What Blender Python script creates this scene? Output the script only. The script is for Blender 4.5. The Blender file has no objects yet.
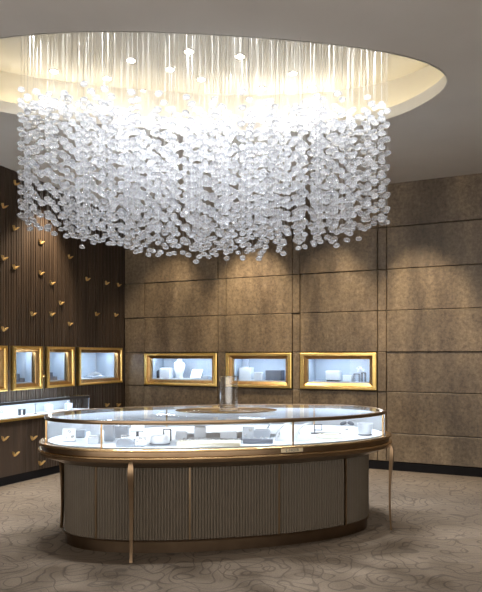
import bpy, math, random
import numpy as np
from mathutils import Vector, Matrix
random.seed(7)
RNG = np.random.default_rng(7)
PI = math.pi
C = bpy.context.scene.collection
SC = bpy.context.scene

# ------------------------------------------------------------ camera, world, exposure, lights
F = 604.0          # focal length in pixels of the 482 px wide frame
YH = 355.0         # horizon row
EYE = 1.5
cam_d = bpy.data.cameras.new('camera')
cam = bpy.data.objects.new('camera', cam_d); C.objects.link(cam)
cam.location = (0, 0, EYE); cam.rotation_euler = (PI / 2, 0, 0)
cam_d.sensor_fit = 'HORIZONTAL'; cam_d.sensor_width = 36
cam_d.lens = F / 482 * 36
cam_d.shift_y = (YH - 296) / 482
cam_d.clip_start = .05; cam_d.clip_end = 100
SC.camera = cam

w = bpy.data.worlds.new('world'); SC.world = w; w.use_nodes = True
w.node_tree.nodes['Background'].inputs[0].default_value = (1, .93, .86, 1)
w.node_tree.nodes['Background'].inputs[1].default_value = 1.5
SC.view_settings.view_transform = 'Standard'; SC.view_settings.look = 'None'
SC.view_settings.gamma = 1; SC.view_settings.use_curve_mapping = False
SC.view_settings.exposure = 0.86
SC.cycles.max_bounces = 14; SC.cycles.transmission_bounces = 12; SC.cycles.transparent_max_bounces = 24
SC.cycles.glossy_bounces = 5; SC.cycles.diffuse_bounces = 4
SC.cycles.sample_clamp_indirect = 6
SC.cycles.caustics_refractive = False; SC.cycles.caustics_reflective = False


def spot(name, loc, target, power, color, angle, blend=.8, r=.06):
    d = bpy.data.lights.new(name, 'SPOT'); d.energy = power; d.color = color
    d.spot_size = math.radians(angle); d.spot_blend = blend; d.shadow_soft_size = r
    o = bpy.data.objects.new(name, d); C.objects.link(o)
    o.location = loc
    o.rotation_euler = (Vector(target) - Vector(loc)).to_track_quat('-Z', 'Y').to_euler()
    return o


WARM = (1, .83, .6); NEUT = (1, .95, .88); COOL = (.82, .91, 1)
H = 3.735
# wall washers recessed along the ceiling
spot('wall_washer', (-2.15, 7.75, 3.7), (-2.75, 7.55, 1.45), 190, WARM, 76)
spot('wall_washer', (-2.6, 6.3, 3.7), (-3.1, 6.4, 1.9), 60, WARM, 70)
spot('wall_washer', (-.1, 7.9, 3.7), (.15, 8.7, 1.6), 210, WARM, 62)
spot('wall_washer', (1.9, 7.0, 3.7), (2.35, 7.7, 1.1), 190, WARM, 58)
spot('wall_washer', (-1.1, 8.3, 3.7), (-1.2, 9.3, 1.6), 90, WARM, 60)
spot('wall_washer', (.95, 7.4, 3.7), (1.2, 8.2, 1.6), 120, WARM, 58)
spot('floor_fill', (1.2, 4.2, 3.7), (1.0, 4.9, 0), 70, NEUT, 55)  # added spots without fixtures, brightening the carpet and, by bounce, the ceiling
spot('floor_fill', (2.2, 5.2, 3.7), (2.0, 5.6, 0), 60, NEUT, 60)
spot('floor_fill', (-2.4, 5.2, 3.7), (-2.1, 5.6, 0), 36, NEUT, 60)
spot('floor_fill', (0.1, 2.2, 3.7), (0, 3.7, 0), 8, NEUT, 70)


# ------------------------------------------------------------ materials
def mat(name, col, rough=.5, metal=0, var=.12, vscale=8, bump=0, bscale=60, spec=.5, stretch=(1, 1, 1), col2=None, coat=0):
    m = bpy.data.materials.new(name); m.use_nodes = True
    nt = m.node_tree; b = nt.nodes['Principled BSDF']
    b.inputs['Roughness'].default_value = rough; b.inputs['Metallic'].default_value = metal
    b.inputs['Specular IOR Level'].default_value = spec; b.inputs['Coat Weight'].default_value = coat
    tc = nt.nodes.new('ShaderNodeTexCoord'); mp = nt.nodes.new('ShaderNodeMapping')
    mp.inputs['Scale'].default_value = stretch
    nt.links.new(tc.outputs['Object'], mp.inputs['Vector'])
    n = nt.nodes.new('ShaderNodeTexNoise'); n.inputs['Scale'].default_value = vscale; n.inputs['Detail'].default_value = 6
    nt.links.new(mp.outputs[0], n.inputs['Vector'])
    r = nt.nodes.new('ShaderNodeValToRGB')
    r.color_ramp.elements[0].position = .3; r.color_ramp.elements[1].position = .7
    c2 = col2 or tuple(min(1, c * (1 + var)) for c in col)
    c1 = tuple(c * (1 - var) for c in col)
    r.color_ramp.elements[0].color = (*c1, 1); r.color_ramp.elements[1].color = (*c2, 1)
    nt.links.new(n.outputs['Fac'], r.inputs['Fac']); nt.links.new(r.outputs[0], b.inputs['Base Color'])
    if bump:
        n2 = nt.nodes.new('ShaderNodeTexNoise'); n2.inputs['Scale'].default_value = bscale; n2.inputs['Detail'].default_value = 4
        nt.links.new(mp.outputs[0], n2.inputs['Vector'])
        bp = nt.nodes.new('ShaderNodeBump'); bp.inputs['Strength'].default_value = bump; bp.inputs['Distance'].default_value = .01
        nt.links.new(n2.outputs['Fac'], bp.inputs['Height']); nt.links.new(bp.outputs[0], b.inputs['Normal'])
    return m


def emit(name, col, s):
    m = bpy.data.materials.new(name); m.use_nodes = True; nt = m.node_tree; nt.nodes.clear()
    e = nt.nodes.new('ShaderNodeEmission'); e.inputs[0].default_value = (*col, 1); e.inputs[1].default_value = s
    o = nt.nodes.new('ShaderNodeOutputMaterial'); nt.links.new(e.outputs[0], o.inputs[0])
    return m


def thin_glass(name, sheet=False, power=7, base=.05, refl_haze=0):
    """clear pane: see-through plus a mirror part that grows towards grazing angles"""
    m = bpy.data.materials.new(name); m.use_nodes = True; nt = m.node_tree; nt.nodes.clear()
    N = nt.nodes.new; L = nt.links.new
    t = N('ShaderNodeBsdfTransparent'); t.inputs[0].default_value = (.97, .99, 1, 1)
    g = N('ShaderNodeBsdfGlossy'); g.inputs['Roughness'].default_value = .02
    lw = N('ShaderNodeLayerWeight'); lw.inputs[0].default_value = .5
    pw = N('ShaderNodeMath'); pw.operation = 'POWER'; pw.inputs[1].default_value = power; L(lw.outputs['Facing'], pw.inputs[0])
    fac = N('ShaderNodeMath'); fac.operation = 'MULTIPLY_ADD'; fac.inputs[1].default_value = 1 - base; fac.inputs[2].default_value = base; L(pw.outputs[0], fac.inputs[0])
    if not sheet:      # a pane with two faces reflects on the outer one
        ge = N('ShaderNodeNewGeometry'); iv = N('ShaderNodeMath'); iv.operation = 'SUBTRACT'; iv.inputs[0].default_value = 1
        L(ge.outputs['Backfacing'], iv.inputs[1]); mu = N('ShaderNodeMath'); mu.operation = 'MULTIPLY'
        L(fac.outputs[0], mu.inputs[0]); L(iv.outputs[0], mu.inputs[1]); fac = mu
    mx = N('ShaderNodeMixShader'); o = N('ShaderNodeOutputMaterial')
    under = t
    if refl_haze:  # milky white layer standing in for reflections of the lit case
        d = N('ShaderNodeBsdfDiffuse'); d.inputs[0].default_value = (.85, .9, .97, 1)
        tl = N('ShaderNodeBsdfTranslucent'); tl.inputs[0].default_value = (.85, .9, .97, 1)
        a = N('ShaderNodeMixShader'); L(d.outputs[0], a.inputs[1]); L(tl.outputs[0], a.inputs[2])
        under = N('ShaderNodeMixShader'); under.inputs[0].default_value = refl_haze; L(t.outputs[0], under.inputs[1]); L(a.outputs[0], under.inputs[2])
    L(fac.outputs[0], mx.inputs[0]); L(under.outputs[0], mx.inputs[1]); L(g.outputs[0], mx.inputs[2]); L(mx.outputs[0], o.inputs[0])
    return m


def crystal_mat():
    m = bpy.data.materials.new('cut crystal'); m.use_nodes = True; nt = m.node_tree; nt.nodes.clear()
    N = nt.nodes.new; L = nt.links.new
    g = N('ShaderNodeBsdfGlass'); g.inputs['IOR'].default_value = 1.5; g.inputs['Roughness'].default_value = .0
    g.inputs['Color'].default_value = (.97, .98, 1, 1)
    d = N('ShaderNodeBsdfDiffuse'); d.inputs[0].default_value = (.92, .95, 1, 1)
    tl = N('ShaderNodeBsdfTranslucent'); tl.inputs[0].default_value = (.92, .95, 1, 1)
    tp = N('ShaderNodeBsdfTransparent')
    m1 = N('ShaderNodeMixShader'); m1.inputs[0].default_value = .5; L(d.outputs[0], m1.inputs[1]); L(tl.outputs[0], m1.inputs[2])
    m2 = N('ShaderNodeMixShader'); m2.inputs[0].default_value = .16; L(g.outputs[0], m2.inputs[1]); L(m1.outputs[0], m2.inputs[2])
    m3 = N('ShaderNodeMixShader'); m3.inputs[0].default_value = .15; L(m2.outputs[0], m3.inputs[1]); L(tp.outputs[0], m3.inputs[2])
    o = N('ShaderNodeOutputMaterial'); L(m3.outputs[0], o.inputs[0])
    return m


def carpet_mat():
    m = mat('patterned carpet', (.2, .157, .118), .95, var=.1, vscale=3, spec=.1)
    nt = m.node_tree; N = nt.nodes.new; L = nt.links.new; b = nt.nodes['Principled BSDF']
    base = b.inputs['Base Color'].links[0].from_socket
    tc = N('ShaderNodeTexCoord')
    nz = N('ShaderNodeTexNoise'); nz.inputs['Scale'].default_value = 3.0; nz.inputs['Detail'].default_value = 1
    L(tc.outputs['Object'], nz.inputs['Vector'])
    sub = N('ShaderNodeVectorMath'); sub.operation = 'SUBTRACT'; sub.inputs[1].default_value = (.5, .5, .5)
    L(nz.outputs['Color'], sub.inputs[0])
    sc = N('ShaderNodeVectorMath'); sc.operation = 'SCALE'; sc.inputs['Scale'].default_value = .4
    L(sub.outputs[0], sc.inputs[0])
    ad = N('ShaderNodeVectorMath'); ad.operation = 'ADD'; L(tc.outputs['Object'], ad.inputs[0]); L(sc.outputs[0], ad.inputs[1])
    mp = N('ShaderNodeMapping'); mp.inputs['Rotation'].default_value = (0, 0, .6); mp.inputs['Scale'].default_value = (1, 1.0, 0)
    L(ad.outputs[0], mp.inputs[0])
    facs = []
    for sc_, k_, off in ((2.5, 40, 0), (2.1, 38, 7.3)):      # smooth crossing vine lines
        o_ = N('ShaderNodeVectorMath'); o_.operation = 'ADD'; o_.inputs[1].default_value = (off, off * .6, off * 2); L(tc.outputs['Object'], o_.inputs[0])
        v = N('ShaderNodeTexNoise'); v.inputs['Scale'].default_value = sc_; v.inputs['Detail'].default_value = 1.0; v.inputs['Roughness'].default_value = .35
        L(o_.outputs[0], v.inputs['Vector'])
        m1 = N('ShaderNodeMath'); m1.operation = 'MULTIPLY'; m1.inputs[1].default_value = k_; L(v.outputs['Fac'], m1.inputs[0])
        m2 = N('ShaderNodeMath'); m2.operation = 'SINE'; L(m1.outputs[0], m2.inputs[0])
        m3 = N('ShaderNodeMath'); m3.operation = 'ABSOLUTE'; L(m2.outputs[0], m3.inputs[0])
        mr = N('ShaderNodeMapRange'); mr.inputs[1].default_value = .08; mr.inputs[2].default_value = .26; L(m3.outputs[0], mr.inputs[0])
        facs.append(mr)
    mn = N('ShaderNodeMath'); mn.operation = 'MINIMUM'; L(facs[0].outputs[0], mn.inputs[0]); L(facs[1].outputs[0], mn.inputs[1])
    fine = N('ShaderNodeTexNoise'); fine.inputs['Scale'].default_value = 90; L(tc.outputs['Object'], fine.inputs['Vector'])
    mx = N('ShaderNodeMix'); mx.data_type = 'RGBA'; mx.inputs['A'].default_value = (.13, .103, .08, 1)
    L(mn.outputs[0], mx.inputs['Factor']); L(base, mx.inputs['B'])
    mu = N('ShaderNodeMix'); mu.data_type = 'RGBA'; mu.blend_type = 'MULTIPLY'; mu.inputs['Factor'].default_value = .5
    L(mx.outputs['Result'], mu.inputs['A']); L(fine.outputs['Fac'], mu.inputs['B'])
    L(mu.outputs['Result'], b.inputs['Base Color'])
    bp = N('ShaderNodeBump'); bp.inputs['Strength'].default_value = .5; bp.inputs['Distance'].default_value = .008
    L(mn.outputs[0], bp.inputs['Height']); L(bp.outputs[0], b.inputs['Normal'])
    return m


def panel_mat():
    m = mat('mottled brown wall panel', (.175, .13, .085), .42, var=.35, vscale=1.6, bump=.5, bscale=28, stretch=(1, 1, .55))
    nt = m.node_tree; N = nt.nodes.new; L = nt.links.new; b = nt.nodes['Principled BSDF']
    base = b.inputs['Base Color'].links[0].from_socket
    tc = N('ShaderNodeTexCoord')
    n = N('ShaderNodeTexNoise'); n.inputs['Scale'].default_value = 26; n.inputs['Detail'].default_value = 8; n.inputs['Roughness'].default_value = .75
    L(tc.outputs['Object'], n.inputs['Vector'])
    r = N('ShaderNodeValToRGB'); r.color_ramp.elements[0].position = .35; r.color_ramp.elements[0].color = (.5, .47, .44, 1)
    r.color_ramp.elements[1].position = .65; r.color_ramp.elements[1].color = (1.25, 1.25, 1.25, 1)
    L(n.outputs['Fac'], r.inputs['Fac'])
    mu = N('ShaderNodeMix'); mu.data_type = 'RGBA'; mu.blend_type = 'MULTIPLY'; mu.inputs['Factor'].default_value = 1
    L(base, mu.inputs['A']); L(r.outputs[0], mu.inputs['B'])
    mp = N('ShaderNodeMapping'); mp.inputs['Scale'].default_value = (3.2, 3.2, .7); L(tc.outputs['Object'], mp.inputs[0])
    n3 = N('ShaderNodeTexNoise'); n3.inputs['Scale'].default_value = 1; n3.inputs['Detail'].default_value = 5; n3.inputs['Roughness'].default_value = .65; L(mp.outputs[0], n3.inputs['Vector'])
    r3 = N('ShaderNodeValToRGB'); r3.color_ramp.elements[0].position = .36; r3.color_ramp.elements[0].color = (.62, .6, .58, 1)
    r3.color_ramp.elements[1].position = .62; r3.color_ramp.elements[1].color = (1.2, 1.2, 1.15, 1); L(n3.outputs['Fac'], r3.inputs['Fac'])
    m4 = N('ShaderNodeMix'); m4.data_type = 'RGBA'; m4.blend_type = 'MULTIPLY'; m4.inputs['Factor'].default_value = 1
    L(mu.outputs['Result'], m4.inputs['A']); L(r3.outputs[0], m4.inputs['B']); L(m4.outputs['Result'], b.inputs['Base Color'])
    return m


M = dict(
    carpet=carpet_mat(), panel=panel_mat(),
    ceiling=mat('taupe ceiling paint', (.66, .61, .55), .85, var=.03, vscale=2, bump=.1, bscale=120, spec=.2),
    recess=mat('white recess plaster', (.74, .71, .65), .8, var=.02, vscale=3, spec=.2),
    groove=mat('dark joint', (.02, .016, .013), .6),
    black=mat('black skirting', (.01, .009, .009), .8, spec=.05),
    ribbed=mat('dark walnut ribbing', (.046, .03, .02), .42, var=.35, vscale=14, bump=.3, bscale=50, stretch=(1, 1, .08)),
    gold=mat('brushed gold frame', (.92, .64, .22), .28, 1, var=.12, vscale=20, stretch=(1, 1, 6), bump=.05, bscale=80),
    legm=mat('leg bronze', (.24, .165, .1), .3, 1, var=.1),
    dgold=mat('dark antique gold', (.42, .26, .11), .35, 1, var=.15, vscale=20),
    dbronze=mat('dark bronze', (.16, .11, .07), .35, 1, var=.1, vscale=9),
    bronze=mat('polished bronze', (.28, .2, .125), .3, 1, var=.12, vscale=6),
    brass=mat('satin brass', (.6, .42, .22), .25, 1, var=.1, vscale=9),
    flute=mat('taupe fluted lacquer', (.105, .084, .06), .5, var=.06, vscale=10, spec=.4),
    white=mat('white leatherette', (.66, .7, .76), .5, var=.03),
    pale=mat('pale grey velvet', (.45, .5, .58), .8, var=.05),
    grey=mat('grey velvet', (.13, .14, .17), .8, var=.08),
    dark=mat('dark metal stand', (.04, .04, .045), .35),
    ivory=mat('ivory cushion', (.85, .82, .68), .7, var=.04),
    silver=mat('silver jewellery', (.75, .76, .78), .2, 1),
    lining=mat('pale case lining', (.36, .42, .5), .6, var=.03),
    deck=mat('white display floor', (.55, .59, .65), .45, var=.02),
    glass=thin_glass('display glass'), top_glass=thin_glass('counter top glass', power=11), sheet=thin_glass('curved case glass', True, base=.04), vglass=thin_glass('vase wall glass', True, power=1.8, base=.12), refl_haze=thin_glass('reflection-hazed case glass', True, base=.08, refl_haze=.75),
    led=emit('cool led', (.84, .92, 1), 18), led_n=emit('cool niche led', (.84, .92, 1), 38),
    cove=emit('warm cove led', (1, .82, .46), 3.4), lamp=emit('downlight lamp', (1, .93, .78), 30),
    wire=mat('clear nylon wire', (.45, .44, .42), .3, var=.02),
    crystal=crystal_mat(),
)
gm = bpy.data.materials.new('clear vase glass'); gm.use_nodes = True
gb = gm.node_tree.nodes['Principled BSDF']; gb.inputs['Transmission Weight'].default_value = 1; gb.inputs['Roughness'].default_value = .01
gb.inputs['IOR'].default_value = 1.45
M['vase'] = gm


# ------------------------------------------------------------ mesh helpers
class MB:
    def __init__(s): s.v = []; s.f = []

    def add(s, vs, fs):
        o = len(s.v); s.v += [tuple(p) for p in vs]; s.f += [tuple(i + o for i in f) for f in fs]; return s

    def box(s, c, sz, rz=0, tilt=0):
        R = Matrix.Rotation(rz, 3, 'Z') @ Matrix.Rotation(tilt, 3, 'X')
        vs = []
        for k in range(8):
            p = Vector(((k & 1) - .5, ((k >> 1) & 1) - .5, ((k >> 2) & 1) - .5))
            vs.append(Vector(c) + R @ Vector((p.x * sz[0], p.y * sz[1], p.z * sz[2])))
        return s.add(vs, [(0, 2, 3, 1), (4, 5, 7, 6), (0, 1, 5, 4), (2, 6, 7, 3), (0, 4, 6, 2), (1, 3, 7, 5)])

    def fbox(s, fr, s0, s1, d0, d1, z0, z1):
        vs = [fr(a, b, c) for c in (z0, z1) for b in (d0, d1) for a in (s0, s1)]
        return s.add(vs, [(0, 2, 3, 1), (4, 5, 7, 6), (0, 1, 5, 4), (2, 6, 7, 3), (0, 4, 6, 2), (1, 3, 7, 5)])

    def loft(s, rings, closed=True, cap0=False, cap1=False, loop=False):
        n = len(rings[0]); vs = [p for r in rings for p in r]; fs = []
        m = n if closed else n - 1
        K = len(rings)
        for i in range(K if loop else K - 1):
            j2 = (i + 1) % K
            for j in range(m):
                fs.append((i * n + j, i * n + (j + 1) % n, j2 * n + (j + 1) % n, j2 * n + j))
        if cap0: fs.append(tuple(reversed(range(n))))
        if cap1: fs.append(tuple((K - 1) * n + j for j in range(n)))
        return s.add(vs, fs)

    def prism(s, pts, z0, z1):
        return s.loft([[(p[0], p[1], z0) for p in pts], [(p[0], p[1], z1) for p in pts]], cap0=True, cap1=True)

    def lathe(s, prof, c=(0, 0, 0), n=32, rx=1, ry=1, rz=0, cap0=False, cap1=False):
        rings = []
        for r, z in prof:
            ring = []
            for k in range(n):
                a = 2 * PI * k / n; x = r * rx * math.cos(a); y = r * ry * math.sin(a)
                ring.append((c[0] + x * math.cos(rz) - y * math.sin(rz), c[1] + x * math.sin(rz) + y * math.cos(rz), c[2] + z))
            rings.append(ring)
        return s.loft(rings, cap0=cap0, cap1=cap1)

    def tube(s, path, r, n=8, closed=False):
        path = [Vector(p) for p in path]; rings = []
        K = len(path)
        for i, p in enumerate(path):
            a = path[(i - 1) % K] if (closed or i) else p; b = path[(i + 1) % K] if (closed or i < K - 1) else p
            t = (b - a).normalized(); u = t.cross(Vector((0, 0, 1)))
            if u.length < .01: u = Vector((1, 0, 0))
            u.normalize(); v = t.cross(u)
            rr = r[i] if isinstance(r, (list, tuple)) else r
            rings.append([p + (u * math.cos(2 * PI * k / n) + v * math.sin(2 * PI * k / n)) * rr for k in range(n)])
        return s.loft(rings, cap0=not closed, cap1=not closed, loop=closed)

    def build(s, name, m, parent=None, smooth=False, bevel=0, fix=True):
        me = bpy.data.meshes.new(name); me.from_pydata([tuple(p) for p in s.v], [], s.f); me.update()
        me.materials.append(m)
        if fix:
            import bmesh
            bm = bmesh.new(); bm.from_mesh(me); bmesh.ops.recalc_face_normals(bm, faces=bm.faces); bm.to_mesh(me); bm.free()
        if smooth:
            me.shade_smooth()
            try: me.set_sharp_from_angle(angle=math.radians(38))
            except Exception: pass
        o = bpy.data.objects.new(name, me); C.objects.link(o)
        if parent:
            o.parent = parent
            o.matrix_parent_inverse = Matrix.Translation(-Vector(parent.location))
        if bevel:
            b = o.modifiers.new('bevel', 'BEVEL'); b.width = bevel; b.segments = 2; b.limit_method = 'ANGLE'
        return o


def tag(o, label, cat, group=None):
    o['label'] = label; o['category'] = cat
    if group: o['group'] = group
    return o


def thing(name, label, cat, loc=(0, 0, 0), group=None):
    o = bpy.data.objects.new(name, None); C.objects.link(o); o.location = loc; o.empty_display_size = .1
    return tag(o, label, cat, group)


def struct(name, mb, m, **k):
    o = mb.build(name, m, **k); o['kind'] = 'structure'; return o


def at(px, py, z):
    """floor-plane point of height z under pixel (px, py)"""
    Z = F * (EYE - z) / (py - YH); return ((px - 241) / F * Z, Z, z)


def frame(o, t):
    t = Vector(t).normalized(); n = Vector((t.y, -t.x)) if t.x > 0 else Vector((-t.y, t.x))
    o = Vector(o)

    def fr(s, d, z): return (o.x + t.x * s + n.x * d, o.y + t.y * s + n.y * d, z)
    fr.o, fr.t, fr.n, fr.ang = o, t, n, math.atan2(t.y, t.x)
    return fr


def s_at(fr, px, d=0):
    k = (px - 241) / F; o = fr.o + fr.n * d
    return (k * o.y - o.x) / (fr.t.x - k * fr.t.y)


# ------------------------------------------------------------ room shell
CORNER = (-1.85, 9.6)
BACK = frame(CORNER, (4.85, -2.2))
LEFT = frame(CORNER, (-.99, -2.5))
if LEFT.n.x < 0: LEFT.n = -LEFT.n
BACK_LEN = Vector((4.85, -2.2)).length
LEFT_LEN = 12.0
P_R = BACK(BACK_LEN, 0, 0)[:2]; P_L = LEFT(LEFT_LEN, 0, 0)[:2]
ROOM = [CORNER, P_R, (3.35, P_L[1]), P_L]

struct('floor', MB().prism([(p[0], p[1]) for p in [LEFT(-.02, -.5, 0), BACK(BACK_LEN + .5, -.5, 0), (3.9, P_L[1]), (P_L[0] - .5, P_L[1])]], -.08, 0), M['carpet'])

# recess ellipse in the ceiling
RC = (-.394, 5.096); RA, RB, RR = 2.1655, .9295, .0476
RN = 128


def rec(off, z, n=RN):
    out = []
    for k in range(n):
        a = 2 * PI * k / n; q = 1 - .0154 * math.cos(3 * a) - .0068 * math.sin(3 * a) - .0229 * math.cos(4 * a) - .0261 * math.sin(4 * a) + .0192 * math.sin(2 * a)
        x = (RA * q + off) * math.cos(a); y = (RB * q + off) * math.sin(a)
        out.append((RC[0] + x * math.cos(RR) - y * math.sin(RR), RC[1] + x * math.sin(RR) + y * math.cos(RR), z))
    return out


def ray_poly(c, p, poly):
    d = Vector((p[0] - c[0], p[1] - c[1])); best = None
    for i in range(len(poly)):
        a = Vector(poly[i]); b = Vector(poly[(i + 1) % len(poly)]); e = b - a
        den = d.x * e.y - d.y * e.x
        if abs(den) < 1e-9: continue
        q = a - Vector(c); t = (q.x * e.y - q.y * e.x) / den; u = (q.x * d.y - q.y * d.x) / den
        if t > 0 and -1e-6 <= u <= 1 + 1e-6 and (best is None or t < best): best = t
    return (c[0] + d.x * best, c[1] + d.y * best)


hole = rec(0, H)
CP = [LEFT(-.1, -.1, 0)[:2], BACK(BACK_LEN + .1, -.1, 0)[:2], (3.45, P_L[1]), (P_L[0] - .1, P_L[1])]
outer = [ray_poly(RC, p, CP) for p in hole]
for c in CP:      # snap nearest outer point to each room corner
    j = min(range(RN), key=lambda i: (outer[i][0] - c[0]) ** 2 + (outer[i][1] - c[1]) ** 2); outer[j] = c
O0 = [(x, y, H) for x, y in outer]; O1 = [(x, y, H + .09) for x, y in outer]
struct('ceiling', MB().loft([hole, O0, O1, rec(0, H + .09)]), M['ceiling'])
struct('trim_1', MB().loft([rec(0, H - .004), rec(-.012, H - .004), rec(-.012, H + .1), rec(.22, H + .1), rec(.22, H + .46), rec(.25, H + .46), rec(.25, H + .095), rec(0, H + .095)]), M['recess'], smooth=True)
struct('ceiling_recess', MB().loft([rec(.25, H + .46), rec(.25, H + .5)], cap0=True, cap1=True), M['recess'])
HC = H + .46
cove = MB(); cove.tube(rec(.1, H + .125), .014, 6, True)
tag(cove.build('cove_light_strip', M['cove']), 'warm light strip hidden on the lip of the oval ceiling recess', 'light')

# panel wall at the back
COLS = [124.8, 144.6, 218, 226, 292.5, 300, 377.5, 386.5]
cs = [0] + [s_at(BACK, p) for p in COLS[1:]] + [BACK_LEN]
ROWS = [.11, .48, 1.02, 1.54, 2.08, 2.62, 3.17, H + .01]
NICHE = {1: 'a', 3: 'b', 5: 'c'}
pw = MB(); bk = MB()
for i in range(len(cs) - 1):
    for j in range(len(ROWS) - 1):
        if i in NICHE and j == 2: continue
        dd = .0 if (i * 5 + j * 3) % 4 else .012
        g = .004
        a0, a1, z0, z1 = cs[i] + g, cs[i + 1] - g, ROWS[j] + g, ROWS[j + 1] - g
        b = .005
        R0 = [BACK(a0, -.05, z0), BACK(a1, -.05, z0), BACK(a1, -.05, z1), BACK(a0, -.05, z1)]
        R1 = [BACK(a0, dd - b, z0), BACK(a1, dd - b, z0), BACK(a1, dd - b, z1), BACK(a0, dd - b, z1)]
        R2 = [BACK(a0 + b, dd, z0 + b), BACK(a1 - b, dd, z0 + b), BACK(a1 - b, dd, z1 - b), BACK(a0 + b, dd, z1 - b)]
        pw.loft([R0, R1, R2], cap0=True, cap1=True)
struct('wall_back', pw, M['panel'])
for i in range(len(cs) - 1):
    for z0, z1 in ((0, 1.02), (1.02, 1.54), (1.54, H + .05)):
        if i in NICHE and z0 == 1.02: continue
        bk.fbox(BACK, cs[i] - (.1 if i == 0 else 0), cs[i + 1] + (.1 if i == len(cs) - 2 else 0), -.09, -.05, z0, z1)
bk.fbox(BACK, -.1, BACK_LEN + .1, -.6, -.56, 0, H + .05)
struct('wall_back_core', bk, M['groove'])
struct('baseboard_back', MB().fbox(BACK, 0, BACK_LEN, -.05, .012, 0, .105), M['black'])

# ribbed wall at the left
LN = [(-24, 6), (11, 41), (45, 73), (77, 121.3)]
LZ0, LZ1 = 1.07, 1.61
PITCH = .086


def ribs(mb, fr, s0, s1, z0, z1, d=0, pitch=PITCH):
    pr = []
    k0 = math.floor(s0 / pitch)
    prof = [(0, -.018), (.12, -.018), (.13, 0), (.50, .003), (.53, -.007), (.57, -.007), (.60, .003), (.97, 0)]
    k = k0
    while k * pitch < s1:
        for u, h in prof:
            s = (k + u) * pitch
            if s0 < s < s1: pr.append((s, h))
        k += 1
    pr = [(s0, -.014)] + pr + [(s1, -.014)]
    mb.loft([[fr(s, d + h, z0) for s, h in pr], [fr(s, d + h, z1) for s, h in pr]], closed=False)


lw = MB()
nl = [(s_at(LEFT, b), s_at(LEFT, a)) for a, b in LN]      # (s near corner, s near camera)
nl.sort()
ribs(lw, LEFT, 0, LEFT_LEN, LZ1, H + .01)
ribs(lw, LEFT, 0, LEFT_LEN, .1, LZ0)
e = 0
for a, b in nl:
    ribs(lw, LEFT, e, a, LZ0, LZ1); e = b
ribs(lw, LEFT, e, LEFT_LEN, LZ0, LZ1)
e = 0
for a, b in nl + [(LEFT_LEN, LEFT_LEN)]:
    lw.fbox(LEFT, e, a, -.06, -.02, LZ0, LZ1); e = b
lw.fbox(LEFT, -.1, LEFT_LEN, -.06, -.02, 0, LZ0); lw.fbox(LEFT, -.1, LEFT_LEN, -.06, -.02, LZ1, H + .05)
lw.fbox(LEFT, -.1, LEFT_LEN, -.6, -.56, 0, H + .05)
struct('wall_left', lw, M['ribbed'])
struct('baseboard_left', MB().fbox(LEFT, 0, LEFT_LEN, -.02, .012, 0, .1), M['black'])
struct('wall_right', MB().prism([P_R, (P_R[0] + .12, P_R[1]), (3.47, P_L[1]), (3.35, P_L[1])], 0, H + .05), M['panel'])
struct('baseboard_right', MB().prism([(P_R[0] - .012, P_R[1]), (P_R[0] + .01, P_R[1]), (3.36, P_L[1]), (3.338, P_L[1])], 0, .105), M['black'])


# ------------------------------------------------------------ wall showcases
def rect(fr, a0, a1, z0, z1, ix, iz, d): return [fr(a0 + ix, d, z0 + iz), fr(a1 - ix, d, z0 + iz), fr(a1 - ix, d, z1 - iz), fr(a0 + ix, d, z1 - iz)]


def niche(fr, a0, a1, z0, z1, ix, iz, label, led=None):
    base = fr((a0 + a1) / 2, 0, z0)
    t = thing('wall_showcase', label, 'display case', base, 'lit showcases set in the walls')
    R = lambda x, z, d: rect(fr, a0, a1, z0, z1, x, z, d)
    fb = MB().loft([R(0, 0, -.05), R(0, 0, .03), R(.012, .012, .036), R(ix * .5, iz * .42, .036), R(ix * .54, iz * .46, .028), R(ix * .54, iz * .46, -.05)])
    fb.build('gold_frame', M['gold'], t)
    jb = MB().loft([R(ix * .53, iz * .45, .012), R(ix * .6, iz * .55, .016), R(ix * .95, iz * .92, -.006), R(ix, iz, -.012), R(ix, iz, -.045), R(ix * .53, iz * .45, -.045)], loop=True)
    jb.build('inner_frame', M['dgold'], t)
    jb = MB().loft([R(ix * .96, iz * .96, -.055), R(ix * .96, iz * .96, -.075), R(ix * .7, iz * .7, -.075), R(ix * .7, iz * .7, -.055)], loop=True)
    jb.build('back_stop', M['bronze'], t)
    DP = -.42
    MB().loft([R(ix * .8, iz * .8, -.06), R(ix * .8, iz * .8, DP)], cap1=True).build('lined_interior', M['lining'], t)
    MB().fbox(fr, a0 + ix * .8, a1 - ix * .8, DP + .001, -.062, z0 + iz * .8, z0 + iz + .012).build('display_shelf', M['deck'], t)
    MB().fbox(fr, a0 + ix, a1 - ix, -.05, -.046, z0 + iz, z1 - iz).build('glass_pane', M['glass'], t)
    zt = z1 - iz * .8
    MB().fbox(fr, a0 + ix + .05, a1 - ix - .05, -.11, -.085, zt - .012, zt - .002).build('led_strip', M['led_n'], t)
    return t, z0 + iz + .012


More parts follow.
